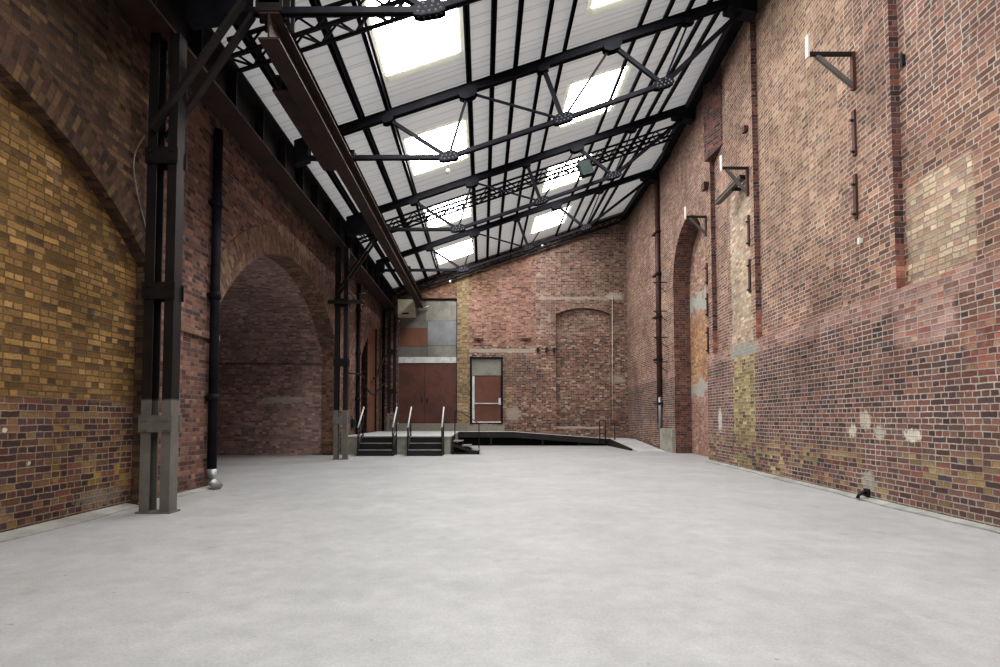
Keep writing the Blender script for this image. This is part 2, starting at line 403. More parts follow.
def holed_wall(mb, fmap, u0, u1, v0, vtop, holes, seg=28, extra=()):
    """holes: (ua, ub, bottom, topfunc). One opening per column."""
    us = {u0, u1, *extra}
    for ua, ub, b, tf in holes:
        for k in range(seg + 1): us.add(round(ua + (ub - ua) * k / seg, 5))
    us = sorted(u for u in us if u0 - 1e-6 <= u <= u1 + 1e-6)
    for a, b in zip(us, us[1:]):
        m = (a + b) / 2
        hs = sorted([h for h in holes if h[0] < m < h[1]], key=lambda h: h[2])
        va, vb = v0, v0
        for h in hs:
            bo = h[2]
            if bo > max(va, vb) + 1e-6:
                mb.face([fmap(a, va), fmap(b, vb), fmap(b, bo), fmap(a, bo)], [(a, va), (b, vb), (b, bo), (a, bo)])
            va, vb = h[3](a), h[3](b)
        ta, tb = vtop(a), vtop(b)
        mb.face([fmap(a, va), fmap(b, vb), fmap(b, tb), fmap(a, ta)], [(a, va), (b, vb), (b, tb), (a, ta)])

def arc(c, cz, R):
    return lambda u: cz + math.sqrt(max(0.0, R * R - (u - c) ** 2))

# floor
mb = MB(); mb.face([(-14, Y0, 0), (8.5, Y0, 0), (8.5, YB + .5, 0), (-14, YB + .5, 0)])
mb.build('floor', M['floor'], kind='structure')

# left wall with three railway arches
A1 = (-0.2, 7.5, 0.0, arc(3.88, -0.51, 5.29))
A2 = (9.51, 17.5, 0.0, arc(13.5, 0.0, 5.11))
A3 = (20.8, 24.98, 0.0, arc(24.5, 0.1, 5.11))
mb = MB()
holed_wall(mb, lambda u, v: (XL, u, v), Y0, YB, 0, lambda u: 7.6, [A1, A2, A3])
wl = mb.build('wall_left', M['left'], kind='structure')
# pier impost band
mb = MB(); mb.box(XL - .05, XL + .05, 8.15, 9.5, 2.55, 2.66); mb.build('trim_1', M['ring'], kind='structure')

def reveal(mb, x0, x1, hole, seg=28, jamb_a=True, jamb_b=True):
    ua, ub, b, tf = hole
    us = [ua + (ub - ua) * k / seg for k in range(seg + 1)]
    s = 0.0
    if jamb_a: mb.face([(x0, ua, b), (x1, ua, b), (x1, ua, tf(ua)), (x0, ua, tf(ua))], [(x0, b), (x1, b), (x1, tf(ua)), (x0, tf(ua))])
    if jamb_b: mb.face([(x0, ub, b), (x1, ub, b), (x1, ub, tf(ub)), (x0, ub, tf(ub))], [(x0, b), (x1, b), (x1, tf(ub)), (x0, tf(ub))])
    for a, c in zip(us, us[1:]):
        d = math.hypot(c - a, tf(c) - tf(a))
        mb.face([(x0, a, tf(a)), (x1, a, tf(a)), (x1, c, tf(c)), (x0, c, tf(c))], [(x0, s), (x1, s), (x1, s + d), (x0, s + d)])
        s += d
def ring(name, hole, w, mat, out=0.015, ua=None, ub=None, x=XL, inner=0.0, seg=32):
    """rough arch ring: radial headers on the wall face"""
    mb = MB(); a0, b0, _, tf = hole
    ua = a0 if ua is None else ua; ub = b0 if ub is None else ub
    s = 0.0; pts = [(ua + (ub - ua) * k / seg) for k in range(seg + 1)]
    P = []
    for u in pts:
        e = 1e-3; t = Vector((2 * e, tf(u + e) - tf(u - e))).normalized() if a0 + e < u < b0 - e else None
        if t is None:
            uu = min(max(u, a0 + 2 * e), b0 - 2 * e); t = Vector((2 * e, tf(uu + e) - tf(uu - e))).normalized()
        n = Vector((-t.y, t.x)); P.append((Vector((u, tf(u))), Vector((u, tf(u))) + n * w))
    for (a, A), (b, B) in zip(P, P[1:]):
        d = (b - a).length
        mb.face([(x + out, a.x, a.y), (x + out, b.x, b.y), (x + out, B.x, B.y), (x + out, A.x, A.y)], [(0, s), (0, s + d), (w, s + d), (w, s)])
        mb.face([(x + out, A.x, A.y), (x + out, B.x, B.y), (x, B.x, B.y), (x, A.x, A.y)])
        mb.face([(x + out, a.x, a.y), (x + out, b.x, b.y), (x - .05, b.x, b.y), (x - .05, a.x, a.y)], [(0, s), (0, s + d), (.05, s + d), (.05, s)])
        s += d
    return mb.build(name, mat, kind='structure')
# near arch: yellow brick infill set back
mb = MB(); xi = XL - 0.16
holed_wall(mb, lambda u, v: (xi, u, v), -0.2, 7.5, 0, A1[3], [], extra=[-0.2 + 7.7 * k / 28 for k in range(29)])
mb.build('wall_left_infill', M['yellow'], kind='structure')
mb = MB(); reveal(mb, XL, xi, A1); mb.build('trim_2', M['ring_dark'], kind='structure')
ring('trim_3', A1, 0.46, M['ring_dark'])
# deep vault behind the middle arch
mb = MB(); reveal(mb, XL, XL - 0.5, A2); mb.build('trim_4', M['ring'], kind='structure')
ring('trim_5', A2, 0.62, M['ring'])
mb = MB(); reveal(mb, XL - 0.5, -13.0, (9.45, 17.55, 0, arc(13.5, 0.02, 5.13)))
mb.build('wall_vault', M['vault'], kind='structure')
mb = MB(); holed_wall(mb, lambda u, v: (-13.0, u, v), 9.4, 17.6, 0, arc(13.5, 0.02, 5.13), [], extra=[9.45 + 8.1 * k / 24 for k in range(25)])
mb.build('wall_vault_end', M['vault'], kind='structure')
# far arch beside the loading dock
mb = MB(); reveal(mb, XL, -7.5, A3); mb.face([(-7.5, 20, 0), (-7.5, 25.2, 0), (-7.5, 25.2, 6), (-7.5, 20, 6)])
mb.build('wall_far_recess', M['vault'], kind='structure')
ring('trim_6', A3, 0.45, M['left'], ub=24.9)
mb = MB(); holed_wall(mb, lambda u, v: (XL - .03, u, v), 23.95, 24.98, 0.58, A3[3], [], extra=[24.2, 24.5, 24.75])
mb.build('wall_far_infill', M['ring'], kind='structure')

# right wall: proud lower part, recessed panels above z = 2.92, blind arched niche
PAN = [(Y0, 7.18), (8.42, 11.70), (13.3, 14.50)]
AR = (15.0, 18.45, 0.0, lambda u: 5.7 + math.sqrt(max(0, 1 - ((u - 16.725) / 1.725) ** 2)) * 1.76)
TOP = lambda u: roof_z(RX(u)) + 0.6
mb = MB()
holed_wall(mb, lambda u, v: (RX(u), u, v), Y0, YB, 0, TOP, [(a, b, 2.92, (lambda u: TOP(u) - 0.01)) for a, b in PAN] + [AR], seg=24, extra=[18.4999, 18.5001])
mb.build('wall_right', M['right'], kind='structure')
D = 0.12
mb = MB()
for a, b in PAN:
    for k in range(6):
        u, w = a + (b - a) * k / 6, a + (b - a) * (k + 1) / 6
        mb.face([(RX(u, D), u, 2.9), (RX(w, D), w, 2.9), (RX(w, D), w, TOP(w)), (RX(u, D), u, TOP(u))], [(u, 2.9), (w, 2.9), (w, TOP(w)), (u, TOP(u))])
mb.build('wall_right_panels', M['right'], kind='structure')
mb = MB()
for a, b in PAN:
    mb.face([(RX(a), a, 2.92), (RX(b), b, 2.92), (RX(b, D), b, 2.97), (RX(a, D), a, 2.97)])
mb.build('trim_7', M['right'], kind='structure')
mb = MB()
for y in (7.18, 11.70, 14.50, 8.42, 13.3):
    mb.face([(RX(y), y, 2.92), (RX(y, D + .01), y, 2.92), (RX(y, D + .01), y, TOP(y)), (RX(y), y, TOP(y))], [(0, 2.92), (.1145, 2.92), (.1145, TOP(y)), (0, TOP(y))])
mb.build('trim_8', M['pilaster_side'], kind='structure')
# niche in the right wall
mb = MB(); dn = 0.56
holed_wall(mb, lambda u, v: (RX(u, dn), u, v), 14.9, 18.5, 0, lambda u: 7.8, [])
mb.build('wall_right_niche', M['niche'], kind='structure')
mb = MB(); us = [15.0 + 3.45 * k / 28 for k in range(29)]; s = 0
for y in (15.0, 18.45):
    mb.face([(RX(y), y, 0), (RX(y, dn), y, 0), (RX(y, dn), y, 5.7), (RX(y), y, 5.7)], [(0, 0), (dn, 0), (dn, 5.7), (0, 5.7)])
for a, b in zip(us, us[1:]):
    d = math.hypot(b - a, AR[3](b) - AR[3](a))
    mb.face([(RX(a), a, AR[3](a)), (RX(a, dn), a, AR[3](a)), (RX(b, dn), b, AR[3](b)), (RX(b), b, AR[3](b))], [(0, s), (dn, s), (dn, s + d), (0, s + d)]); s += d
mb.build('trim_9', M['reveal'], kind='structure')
# arch ring on the face of the right wall
mb = MB(); s = 0
th = [PI * k / 28 for k in range(29)]
P = [((16.725 - 1.725 * math.cos(t), 5.7 + 1.76 * math.sin(t)), (16.725 - 2.07 * math.cos(t), 5.7 + 2.11 * math.sin(t))) for t in th]
for (a, A), (b, B) in zip(P, P[1:]):
    d = math.hypot(b[0] - a[0], b[1] - a[1]); q = lambda p: (RX(min(p[0], 18.5), -0.012), p[0], p[1])
    if A[0] < 14.52 or B[0] < 14.52: pass
    mb.face([q(a), q(b), q(B), q(A)], [(0, s), (0, s + d), (.345, s + d), (.345, s)]); s += d
mb.build('trim_10', M['right'], kind='structure')
# corbelled upper pier on the right wall
mb = MB(); e = 0.27
y0, y1 = 13.85, 14.5
mb.hexa([(RX(y0, D), y0, 8.35), (RX(y0, D - .02), y0, 8.35), (RX(y1, -e + D), y1, 8.2), (RX(y1, D), y1, 8.2),
         (RX(y0, D), y0, 11.5), (RX(y0, D - .02), y0, 11.5), (RX(y1, -e + D), y1, 11.5), (RX(y1, D), y1, 11.5)])
mb.build('trim_11', M['pilaster_side'], kind='structure')

# back wall with door openings and a blind arch
BD = (-3.97, -1.21, 0.96, lambda u: 6.78)
SD = (-0.60, 0.92, 0.93, lambda u: 4.03)
BA = (3.39, 5.95, 0.62, arc(4.67, 6.33 - 2.9, 2.9))
mb = MB()
holed_wall(mb, lambda u, v: (u, YB, v), -8, 8.2, 0, lambda u: roof_z(u) + .5, [BD, SD, BA], seg=24)
mb.build('wall_back', M['back'], kind='structure')
mb = MB()
holed_wall(mb, lambda u, v: (u, YB + .19, v), 3.3, 6.05, 0.5, lambda u: 6.5, [])
mb.build('wall_back_niche', M['back'], kind='structure')
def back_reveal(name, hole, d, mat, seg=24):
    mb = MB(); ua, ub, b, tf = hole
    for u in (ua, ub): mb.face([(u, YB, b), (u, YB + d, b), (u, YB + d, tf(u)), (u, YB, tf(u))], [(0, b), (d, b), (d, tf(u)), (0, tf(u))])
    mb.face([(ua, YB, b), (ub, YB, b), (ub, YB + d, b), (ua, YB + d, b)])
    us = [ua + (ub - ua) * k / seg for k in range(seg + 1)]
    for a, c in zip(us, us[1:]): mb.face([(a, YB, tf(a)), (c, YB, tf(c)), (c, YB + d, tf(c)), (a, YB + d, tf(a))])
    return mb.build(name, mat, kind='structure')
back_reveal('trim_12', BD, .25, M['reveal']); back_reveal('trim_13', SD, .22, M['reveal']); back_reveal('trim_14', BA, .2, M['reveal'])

# unseen wall added behind the viewer to keep out light from the rear
mb = MB(); holed_wall(mb, lambda u, v: (u, Y0 + .02, v), -6, 5.2, 0, lambda u: roof_z(u) + .4, [])
mb.build('wall_front_added', M['left'], kind='structure')
# kerbs
mb = MB(); rnd = random.Random(3); ys = [Y0 + k * 0.4 for k in range(int((20.6 - Y0) / .4) + 1)]
for a, b in zip(ys, ys[1:]):
    if 9.3 < (a + b) / 2 < 17.7: continue
    if (a + b) / 2 < 7.5: x0 = xi
    else: x0 = XL
    wa, wb = [.07 + .04 * math.sin(y * 2.3) + .02 * math.sin(y * 7.1) for y in (a, b)]
    mb.face([(XL + wa, a, .012), (XL + wb, b, .012), (XL + wb, b, 0), (XL + wa, a, 0)])
    mb.face([(x0, a, .045), (x0, b, .045), (XL + wb, b, .012), (XL + wa, a, .012)])
mb.build('baseboard_left', M['cement'], kind='structure')
mb = MB(); ys = [Y0 + k * 0.4 for k in range(61) if Y0 + k * .4 < 15.0] + [15.0]
for a, b in zip(ys, ys[1:]):
    wa, wb = [.10 + .03 * math.sin(y * 1.9) + .02 * math.sin(y * 6.3) for y in (a, b)]
    mb.face([(RX(a, -wa), a, 0), (RX(b, -wb), b, 0), (RX(b, -wb), b, .02), (RX(a, -wa), a, .02)])
    mb.face([(RX(a, -wa), a, .02), (RX(b, -wb), b, .02), (RX(b), b, .05), (RX(a), a, .05)])
mb.build('baseboard_right', M['cement'], kind='structure')

# ------------------------------------------------------------------ roof sheet with skylight holes
BAYS = [6.95 + 4.4 * k for k in range(-4, 5)]
TR = [7.2, 11.36, 15.76, 20.16]
SKX = [(-2.03, -0.33), (2.06, 3.70)]
SKY = [(y + 1.50, y + 3.74) for y in BAYS if y + 3.90 < 24.75]
xs = sorted({-6.0, 7.6, *[x for p in SKX for x in p]})
yy = sorted({Y0, YB + .3, *[y for p in SKY for y in p]})
mb = MB()
for a, b in zip(xs, xs[1:]):
    for c, d in zip(yy, yy[1:]):
        mx, my = (a + b) / 2, (c + d) / 2
        if any(p[0] < mx < p[1] for p in SKX) and any(q[0] < my < q[1] for q in SKY): continue
        mb.face([(a, c, roof_z(a)), (b, c, roof_z(b)), (b, d, roof_z(b)), (a, d, roof_z(a))])
mb.build('ceiling', M['roof'], kind='structure')
k = 1
for (y0, y1) in SKY:
    for (x0, x1) in SKX:
        w = bpy.data.objects.new('window_%d' % k, None); C.objects.link(w); w['kind'] = 'structure'; k += 1
        fr = MB(); z = roof_z
        a0, a1, b0, b1 = x0 + .10, x1 - .13, y0 + .12, y1 - .19
        for (a, b, c, d) in ((x0, a0, y0, y1), (a1, x1, y0, y1), (a0, a1, y0, b0), (a0, a1, b1, y1)):
            P = [(a, c, z(a) - .004), (b, c, z(b) - .004), (b, d, z(b) - .004), (a, d, z(a) - .004), (a, c, z(a) + .02), (b, c, z(b) + .02), (b, d, z(b) + .02), (a, d, z(a) + .02)]
            fr.hexa(P)
        hi = [(a0, b0, z(a0) + .015), (a1, b0, z(a1) + .015), (a1, b1, z(a1) + .015), (a0, b1, z(a0) + .015)]
        fr.build('frame', M['frame'], w)
        pn = MB(); pn.face(hi)
        pn.build('pane', M['pane'], w)

# ------------------------------------------------------------------ purlins
PX = [-3.78, -3.2, -2.62, -2.04, -0.30, 0.20, 0.69, 1.29, 1.75, 3.78, 4.3, 4.8, 5.25]
PX = [-3.78, -3.2, -2.62, -2.04, -0.30, 0.20, 0.70, 1.29, 1.76, 3.40, 3.96, 4.46, 4.92, 5.30]
ORD = ['first', 'second', 'third', 'fourth', 'fifth', 'sixth', 'seventh', 'eighth', 'ninth', 'tenth', 'eleventh', 'twelfth', 'thirteenth', 'fourteenth']
for i, x in enumerate(PX):
    mb = MB(); z1 = roof_z(x - .06) - .006; z0 = z1 - .15
    y0 = max(Y0, (x + .42 - 4.9) / .09)
    # a Z-section: web with two flanges
    mb.box(x - .02, x + .02, y0, YB - .02, z0, z1); mb.box(x - .055, x + .02, y0, YB - .02, z0, z0 + .018); mb.box(x - .012, x + .06, y0, YB - .02, z1 - .018, z1)
    o = mb.build('purlin', M['iron'])
    tag(o, 'dark steel purlin under the pale roof sheets, %s up the slope from the eaves girder' % ORD[i], 'purlin', 'purlins carrying the roof sheets')

# ------------------------------------------------------------------ trusses
def plate(mb, x, z, y, w, h, ang, t=.03, riv=True):
    ca, sa = math.cos(ang), math.sin(ang)
    def P(u, v, yy): return (x + u * ca - v * sa, yy, z + u * sa + v * ca)
    o = [(-w / 2, -h * .35), (-w * .3, -h / 2), (w * .3, -h / 2), (w / 2, -h * .35), (w / 2, h * .2), (w * .25, h / 2), (-w * .25, h / 2), (-w / 2, h * .2)]
    A = [P(u, v, y - t / 2) for u, v in o]; B = [P(u, v, y + t / 2) for u, v in o]
    mb.face(A); mb.face(B[::-1])
    for i in range(len(o)): j = (i + 1) % len(o); mb.face([A[i], A[j], B[j], B[i]])
    if riv:
        for u, v in ((-.36, -.2), (-.2, -.3), (0, -.3), (.2, -.3), (.36, -.2), (-.3, .05), (-.1, .02), (.1, .02), (.3, .05), (-.15, .3), (.15, .3)):
            c = P(u * w, v * h, y); r = .02
            for sgn in (-1, 1):
                yb = y + sgn * t / 2; yt = yb + sgn * .014
                Q = [(c[0] + r * math.cos(q), yb, c[2] + r * math.sin(q)) for q in [PI / 3 * m for m in range(6)]]
                for m in range(6): mb.face([Q[m], Q[(m + 1) % 6], (c[0], yt, c[2])], mi=1)
TL = ['dark riveted roof truss springing from the steel column beside the yellow brickwork',
      'dark riveted roof truss crossing over the near pier side of the arched recess',
      'dark riveted roof truss springing from the column between arched recess and loading dock',
      'dark riveted roof truss just before the back wall, above the loading dock']
SL = math.atan(.338)
for Y, lab in zip(TR, TL):
    T = thing('roof_truss', lab, 'roof truss', (-4.0, Y, 6.7), 'roof trusses')
    xr = RX(Y) - .06
    mb = MB()
    a, b = Vector((-4.02, Y, rafter_z(-4.02))), Vector((xr, Y, rafter_z(xr)))
    for s in (-1, 1):      # twin angles
        o = Vector((0, s * .04, 0)); mb.beam(a + o, b + o, .02, .17)
        mb.beam(a + o * 1.2 + Vector((0, 0, -.085)), b + o * 1.2 + Vector((0, 0, -.085)), .05, .02)
        mb.beam(a + o * 1.2 + Vector((0, 0, .085)), b + o * 1.2 + Vector((0, 0, .085)), .05, .02)
    mb.build('rafter', M['iron'], T)
    N1, N2, N3 = (-.74, 6.78), (1.72, 7.61), (3.88, 8.38)
    PP = {1: -2.04, 2: -.32, 3: 1.3, 4: 2.79, 5: 4.47}
    rp = lambda i: (PP[i], rafter_z(PP[i]) - .08)
    ends = [(-4.0, 6.76), N1, N2, N3, (xr, rafter_z(xr) - .12)]
    for p, q in zip(ends, ends[1:]):
        mb = MB()
        for s in (-1, 1): mb.beam((p[0], Y + s * .035, p[1]), (q[0], Y + s * .035, q[1]), .03, .085)
        mb.build('tie_bar', M['iron'], T)
    for p, q, w in ((rp(1), N1, .075), (rp(2), N1, .05), (rp(2), N2, .045), (rp(3), N2, .085), (rp(4), N2, .045), (rp(4), N3, .085), (rp(5), N3, .04)):
        mb = MB(); mb.beam((p[0], Y, p[1]), (q[0], Y, q[1]), w * .8, w); mb.build('strut', M['iron'], T)
    for (x, z), an in ((N1, SL / 2), (N2, SL), (N3, SL)):
        mb = MB()
        for s in (-1, 1): plate(mb, x, z + .02, Y + s * .05, .44, .2, an)
        mb.build('gusset_plate', [M['iron'], M['rivet']], T)
    for i in PP:
        mb = MB(); x, z = PP[i], rafter_z(PP[i]) - .12
        for s in (-1, 1): plate(mb, x, z, Y + s * .075, .40 if i in (2, 4) else .26, .22 if i in (2, 4) else .13, SL + PI, riv=False)
        mb.build('gusset_plate', [M['iron'], M['rivet']], T)
    # plate at the left end and bearing shoe on the right wall
    mb = MB(); xe = -3.2 if abs(Y - 7.2) < .1 or abs(Y - 15.76) < .1 else -3.72
    mb.hexa([(-4.02, Y - .1, 6.58), (xe, Y - .1, 6.70), (xe, Y + .1, 6.70), (-4.02, Y + .1, 6.58), (-4.02, Y - .1, rafter_z(-4.02)), (xe, Y - .1, rafter_z(xe)), (xe, Y + .1, rafter_z(xe)), (-4.02, Y + .1, rafter_z(-4.02))])
    mb.build('end_plate', M['iron'], T)
    mb = MB(); z = rafter_z(xr); mb.hexa([(xr - .6, Y - .16, z - .36), (xr, Y - .16, z - .5), (xr, Y + .16, z - .5), (xr - .6, Y + .16, z - .36), (xr - .6, Y - .16, z - .2), (xr, Y - .16, z - .08), (xr, Y + .16, z - .08), (xr - .6, Y + .16, z - .2)])
    mb.build('bearing_shoe', M['iron'], T)

# ------------------------------------------------------------------ lattice girders spanning the roof
def lattice(Y, lab, dz=.215, wd=.34, dp=.30, x0=-3.98):
    T = thing('lattice_girder', lab, 'lattice girder', (x0, Y, roof_z(x0) - dz - dp), 'lattice girders under the purlins')
    xr = RX(Y) - .36
    top = lambda x: roof_z(x) - dz - .02; bot = lambda x: roof_z(x) - dz - dp
    for y in (Y - wd / 2, Y + wd / 2):
        for f in (top, bot):
            mb = MB(); mb.beam((x0, y, f(x0)), (xr, y, f(xr)), .045, .05); mb.build('chord', M['iron'], T)
    n = 34; st = (xr - x0) / n
    for nm, A, B in (('side_lacing', (Y - wd / 2, top), (Y - wd / 2, bot)), ('side_lacing', (Y + wd / 2, top), (Y + wd / 2, bot)), ('bottom_lacing', (Y - wd / 2, bot), (Y + wd / 2, bot))):
        mb = MB()
        for i in range(n):
            a, b = x0 + i * st, x0 + (i + 1) * st
            p, q = (A, B) if i % 2 == 0 else (B, A)
            mb.beam((a, p[0], p[1](a)), (b, q[0], q[1](b)), .022, .03)
        mb.build(nm, M['iron'], T)
lattice(8.35, 'dark lattice box girder sloping under the roof above the yellow brick arch pier')
lattice(16.95, 'dark lattice box girder sloping under the roof beside the hanging floodlight')
lattice(24.72, 'dark lattice box girder following the roof line tight against the back wall', wd=.2)

# ------------------------------------------------------------------ eaves girder, gutter, wall plate, runway beam
T = thing('eaves_girder', 'long rusty riveted eaves girder running along the top of the arched wall', 'girder', (-4.23, 8, 6.2))
mb = MB(); mb.box(-4.45, -4.02, Y0, YB - .02, 6.22, 6.26); mb.build('bottom_flange', M['rust'], T)
mb = MB(); mb.box(-4.25, -4.22, Y0, YB - .02, 6.26, 6.93); mb.build('web', M['iron_brown'], T)
mb = MB(); mb.box(-4.45, -4.02, Y0, YB - .02, 6.93, 6.97); mb.build('top_flange', M['iron_brown'], T)
for y in [1.0 + 1.1 * k for k in range(22)]:
    mb = MB(); mb.box(-4.22, -4.06, y - .015, y + .015, 6.26, 6.93); mb.build('web_stiffener', M['iron_brown'], T)
mb = MB()
g0, g1 = roof_z(-4.5) - .03, roof_z(-4.2) - .03
mb.hexa([(-4.5, Y0, 6.975), (-4.2, Y0, 6.975), (-4.2, YB - .02, 6.975), (-4.5, YB - .02, 6.975), (-4.5, Y0, g0), (-4.2, Y0, g1), (-4.2, YB - .02, g1), (-4.5, YB - .02, g0)])
tag(mb.build('eaves_gutter', M['iron']), 'dark boxed gutter lying on the rusty eaves girder at the low roof edge', 'gutter')
mb = MB()
for a, b in ((-2, 18.5), (18.5, YB - .02)):
    P = []
    for y in (a, b):
        x1 = RX(min(y, 18.49) if b == 18.5 else max(y, 18.51)) - .004; x0 = x1 - .3
        P.append([(x0, y, roof_z(x0) - .42), (x1, y, roof_z(x1) - .42), (x1, y, roof_z(x1) - .18), (x0, y, roof_z(x0) - .18)])
    A, B = P
    mb.hexa([A[0], A[1], B[1], B[0], A[3], A[2], B[2], B[3]])
tag(mb.build('wall_plate_beam', M['iron']), 'dark steel beam along the high edge of the roof on the tall brick wall', 'beam')

def ibeam(mb, x0, x1, y0, y1, z0, z1, t=.03):
    xm = (x0 + x1) / 2
    mb.box(x0, x1, y0, y1, z0, z0 + t); mb.box(x0, x1, y0, y1, z1 - t, z1); mb.box(xm - .012, xm + .012, y0, y1, z0 + t, z1 - t)
T = thing('runway_beam', 'long rust brown hoist runway beam hung beneath the trusses toward the back wall', 'beam', (-2.91, 6.7, 6.35))
mb = MB(); ibeam(mb, -3.05, -2.77, 7.12, YB - .02, 6.33, 6.72); mb.build('girder', M['rust'], T)
for Y in TR:
    mb = MB(); mb.box(-3.09, -2.73, Y - .09, Y - .045, 6.725, 6.9); mb.box(-3.09, -2.73, Y + .05, Y + .09, 6.725, 6.9)
    mb.box(-3.05, -2.77, Y - .09, Y + .09, 6.84, 6.9)
    if Y < 8: mb.box(-3.12, -2.70, Y + .12, Y + .16, 6.725, 7.3); mb.box(-3.12, -2.70, Y + .3, Y + .34, 6.725, 7.3)
    mb.build('hanger', M['iron_brown'], T)
mb = MB(); ibeam(mb, -3.38, -3.10, 8.45, 11.25, 6.44, 6.70)
o = mb.build('stub_beam', M['rust']); tag(o, 'short rust brown beam stub lying alongside the long runway beam', 'beam')

# ------------------------------------------------------------------ steel columns
def column(Y, lab, z0=0.0, hooks=False):
    T = thing('steel_column', lab, 'column', (-4.115, Y, z0), 'battened steel columns')
    for xo, s in ((-4.33, 1), (-3.95, -1)):
        mb = MB(); xi_ = xo + s * .02
        mb.box(min(xo, xi_), max(xo, xi_), Y - .09, Y + .09, z0, 6.215)
        xf = xo + s * .12
        for y in (Y - .09, Y + .07): mb.box(min(xi_, xf), max(xi_, xf), y, y + .02, z0, 6.215)
        mb.build('channel', M['column'], T)
    for z in ([1.12, 2.82, 4.58] if z0 < .3 else [2.4, 4.2]):
        for y in (Y - .108, Y + .092):
            mb = MB(); mb.box(-4.35, -3.93, y, y + .016, z - .10, z + .115)
            for x in (-4.30, -4.25, -4.03, -3.98):
                for dz in (-.06, .06):
                    yr = y - .012 if y < Y else y + .028
                    mb.beam((x, y + .008, z + dz), (x, yr, z + dz), .03, .03)
            mb.build('batten_plate', M['column'], T)
    mb = MB(); mb.box(-4.36, -3.92, Y - .12, Y + .12, z0 + .001, z0 + .02); mb.build('base_plate', M['column'], T)
    for y in ((Y - .14, Y + .14) if z0 < .3 else ()):
        mb = MB(); a, b = Vector((-4.24, y, 4.90)), Vector((-3.10, y, 6.62)); mb.beam(a, b, .05, .10, up=(0, 1, 0)); mb.beam(a, b, .014, .14, up=(0, 1, 0)) if False else None
        mb.build('knee_brace', M['iron_brown'], T)
    if hooks:
        mb = MB(); mb.box(-4.5, -3.45, Y - .24, Y - .15, 4.52, 4.62)
        mb.tube([(-4.0, Y - .26, 4.62), (-3.9, Y - .26, 4.8), (-3.82, Y - .26, 4.8), (-3.72, Y - .26, 4.62)], .018, 6)
        mb.tube([(-3.72, Y - .26, 4.8), (-3.4, Y - .26, 4.8)], .02, 6); mb.tube([(-3.5, Y - .26, 4.62), (-3.42, Y - .26, 4.5), (-3.5, Y - .26, 4.4)], .018, 6)
        mb.build('hook_bracket', M['iron_brown'], T)
column(6.93, 'tall twin channel steel column with grey foot beside the yellow brick infill')
column(15.76, 'tall twin channel steel column with hook bracket between arched recess and steps', hooks=True)
column(24.45, 'twin channel steel column standing on the loading dock beside the big doors', z0=.6)

# ------------------------------------------------------------------ pipes
def pipe(x, y, z0, z1, r, mats, lab, brackets=(), shoe=None, name='downpipe', sx=-1):
    T = thing(name, lab, 'pipe', (x, y, z0))
    mb = MB(); mb.tube([(x, y, z0 + (.24 if shoe else 0)), (x, y, z1)], r, 16); mb.build('pipe', mats, T)
    for z in brackets:
        mb = MB(); mb.tube([(x, y, z - .06), (x, y, z + .06)], r * 1.22, 16); mb.box(min(x, x + sx * r * 1.24), max(x, x + sx * r * 1.24), y - r * 1.5, y + r * 1.5, z - .025, z + .025)
        mb.build('collar', mats, T)
    if shoe:
        mb = MB(); mb.tube([(x, y, z0 + .34), (x, y, z0 + .2), (x + .04, y - .02, z0 + .12), (x + .15, y - .06, z0 + .035)], r * 1.08, 16); o = mb.build('shoe', shoe, T)
        o['label'] = 'grey angled outlet at the foot of the pipe'
pipe(XL + .1, 9.2, 0, 6.2, .075, M['iron'], 'black downpipe with grey shoe on the pier before the arched recess', (1.55, 3.3, 4.9), M['steel'])
pipe(XL + .09, 19.9, 0.6, 6.2, .07, M['iron'], 'slim black downpipe on the pier behind the hook bracket column', (1.9, 3.6, 5.2))
pipe(-4.58, 24.8, .6, 6.2, .06, M['iron'], 'thin black pipe in the dark corner by the big doors', (3.0, 5.0))
T = thing('wall_pipe', 'tall red brown pipe on the tall wall between arched niche and corner', 'pipe', (6.55, 20.1, .8))
mb = MB(); mb.tube([(RX(20.1, -.08), 20.1, 2.0), (RX(20.1, -.08), 20.1, 10.6)], .075, 14); mb.build('pipe', M['rust_pipe'], T)
mb = MB(); mb.tube([(RX(20.1, -.08), 20.1, .8), (RX(20.1, -.08), 20.1, 2.05)], .06, 14); mb.build('lower_pipe', M['steel'], T)['label'] = 'bare grey lower length'
mb = MB(); mb.tube([(RX(20.35, -.06), 20.35, 1.0), (RX(20.35, -.06), 20.35, 10.6)], .045, 10); mb.build('side_pipe', M['iron_brown'], T)
for z in (1.75, 3.4, 5.0, 6.6, 8.2):
    mb = MB(); mb.box(RX(20.1, -.19), RX(20.1, -.005), 19.95, 20.5, z - .03, z + .03); mb.build('bracket', M['iron_brown'], T)
# thin wire brackets near the pipe
for i, (z, y) in enumerate(((6.1, 19.4), (5.05, 19.4), (4.1, 19.4), (3.2, 19.4))):
    T = thing('cable_bracket', 'small dark wire bracket beside the red brown pipe, %s down from the roof' % ORD[i], 'bracket', (RX(y), y, z), 'wire brackets by the tall pipe')
    mb = MB(); mb.box(RX(y, -.5), RX(y, -.003), y - .015, y + .015, z, z + .03); mb.build('arm', M['iron_brown'], T)
    mb = MB(); mb.beam((RX(y, -.45), y, z), (RX(y, -.01), y, z - .35), .02, .02); mb.build('stay', M['iron_brown'], T)
mb = MB(); q = lambda y, o, z: (RX(y, o), y, z)
mb.hexa([q(18.62, -.14, 0), q(18.62, -.004, 0), q(19.95, -.004, 0), q(19.95, -.14, 0), q(18.62, -.14, .82), q(18.62, -.004, .82), q(19.95, -.004, .82), q(19.95, -.14, .82)])
tag(mb.build('concrete_plinth', M['concrete']), 'pale concrete plinth at the foot of the tall wall beside the ramp', 'plinth')
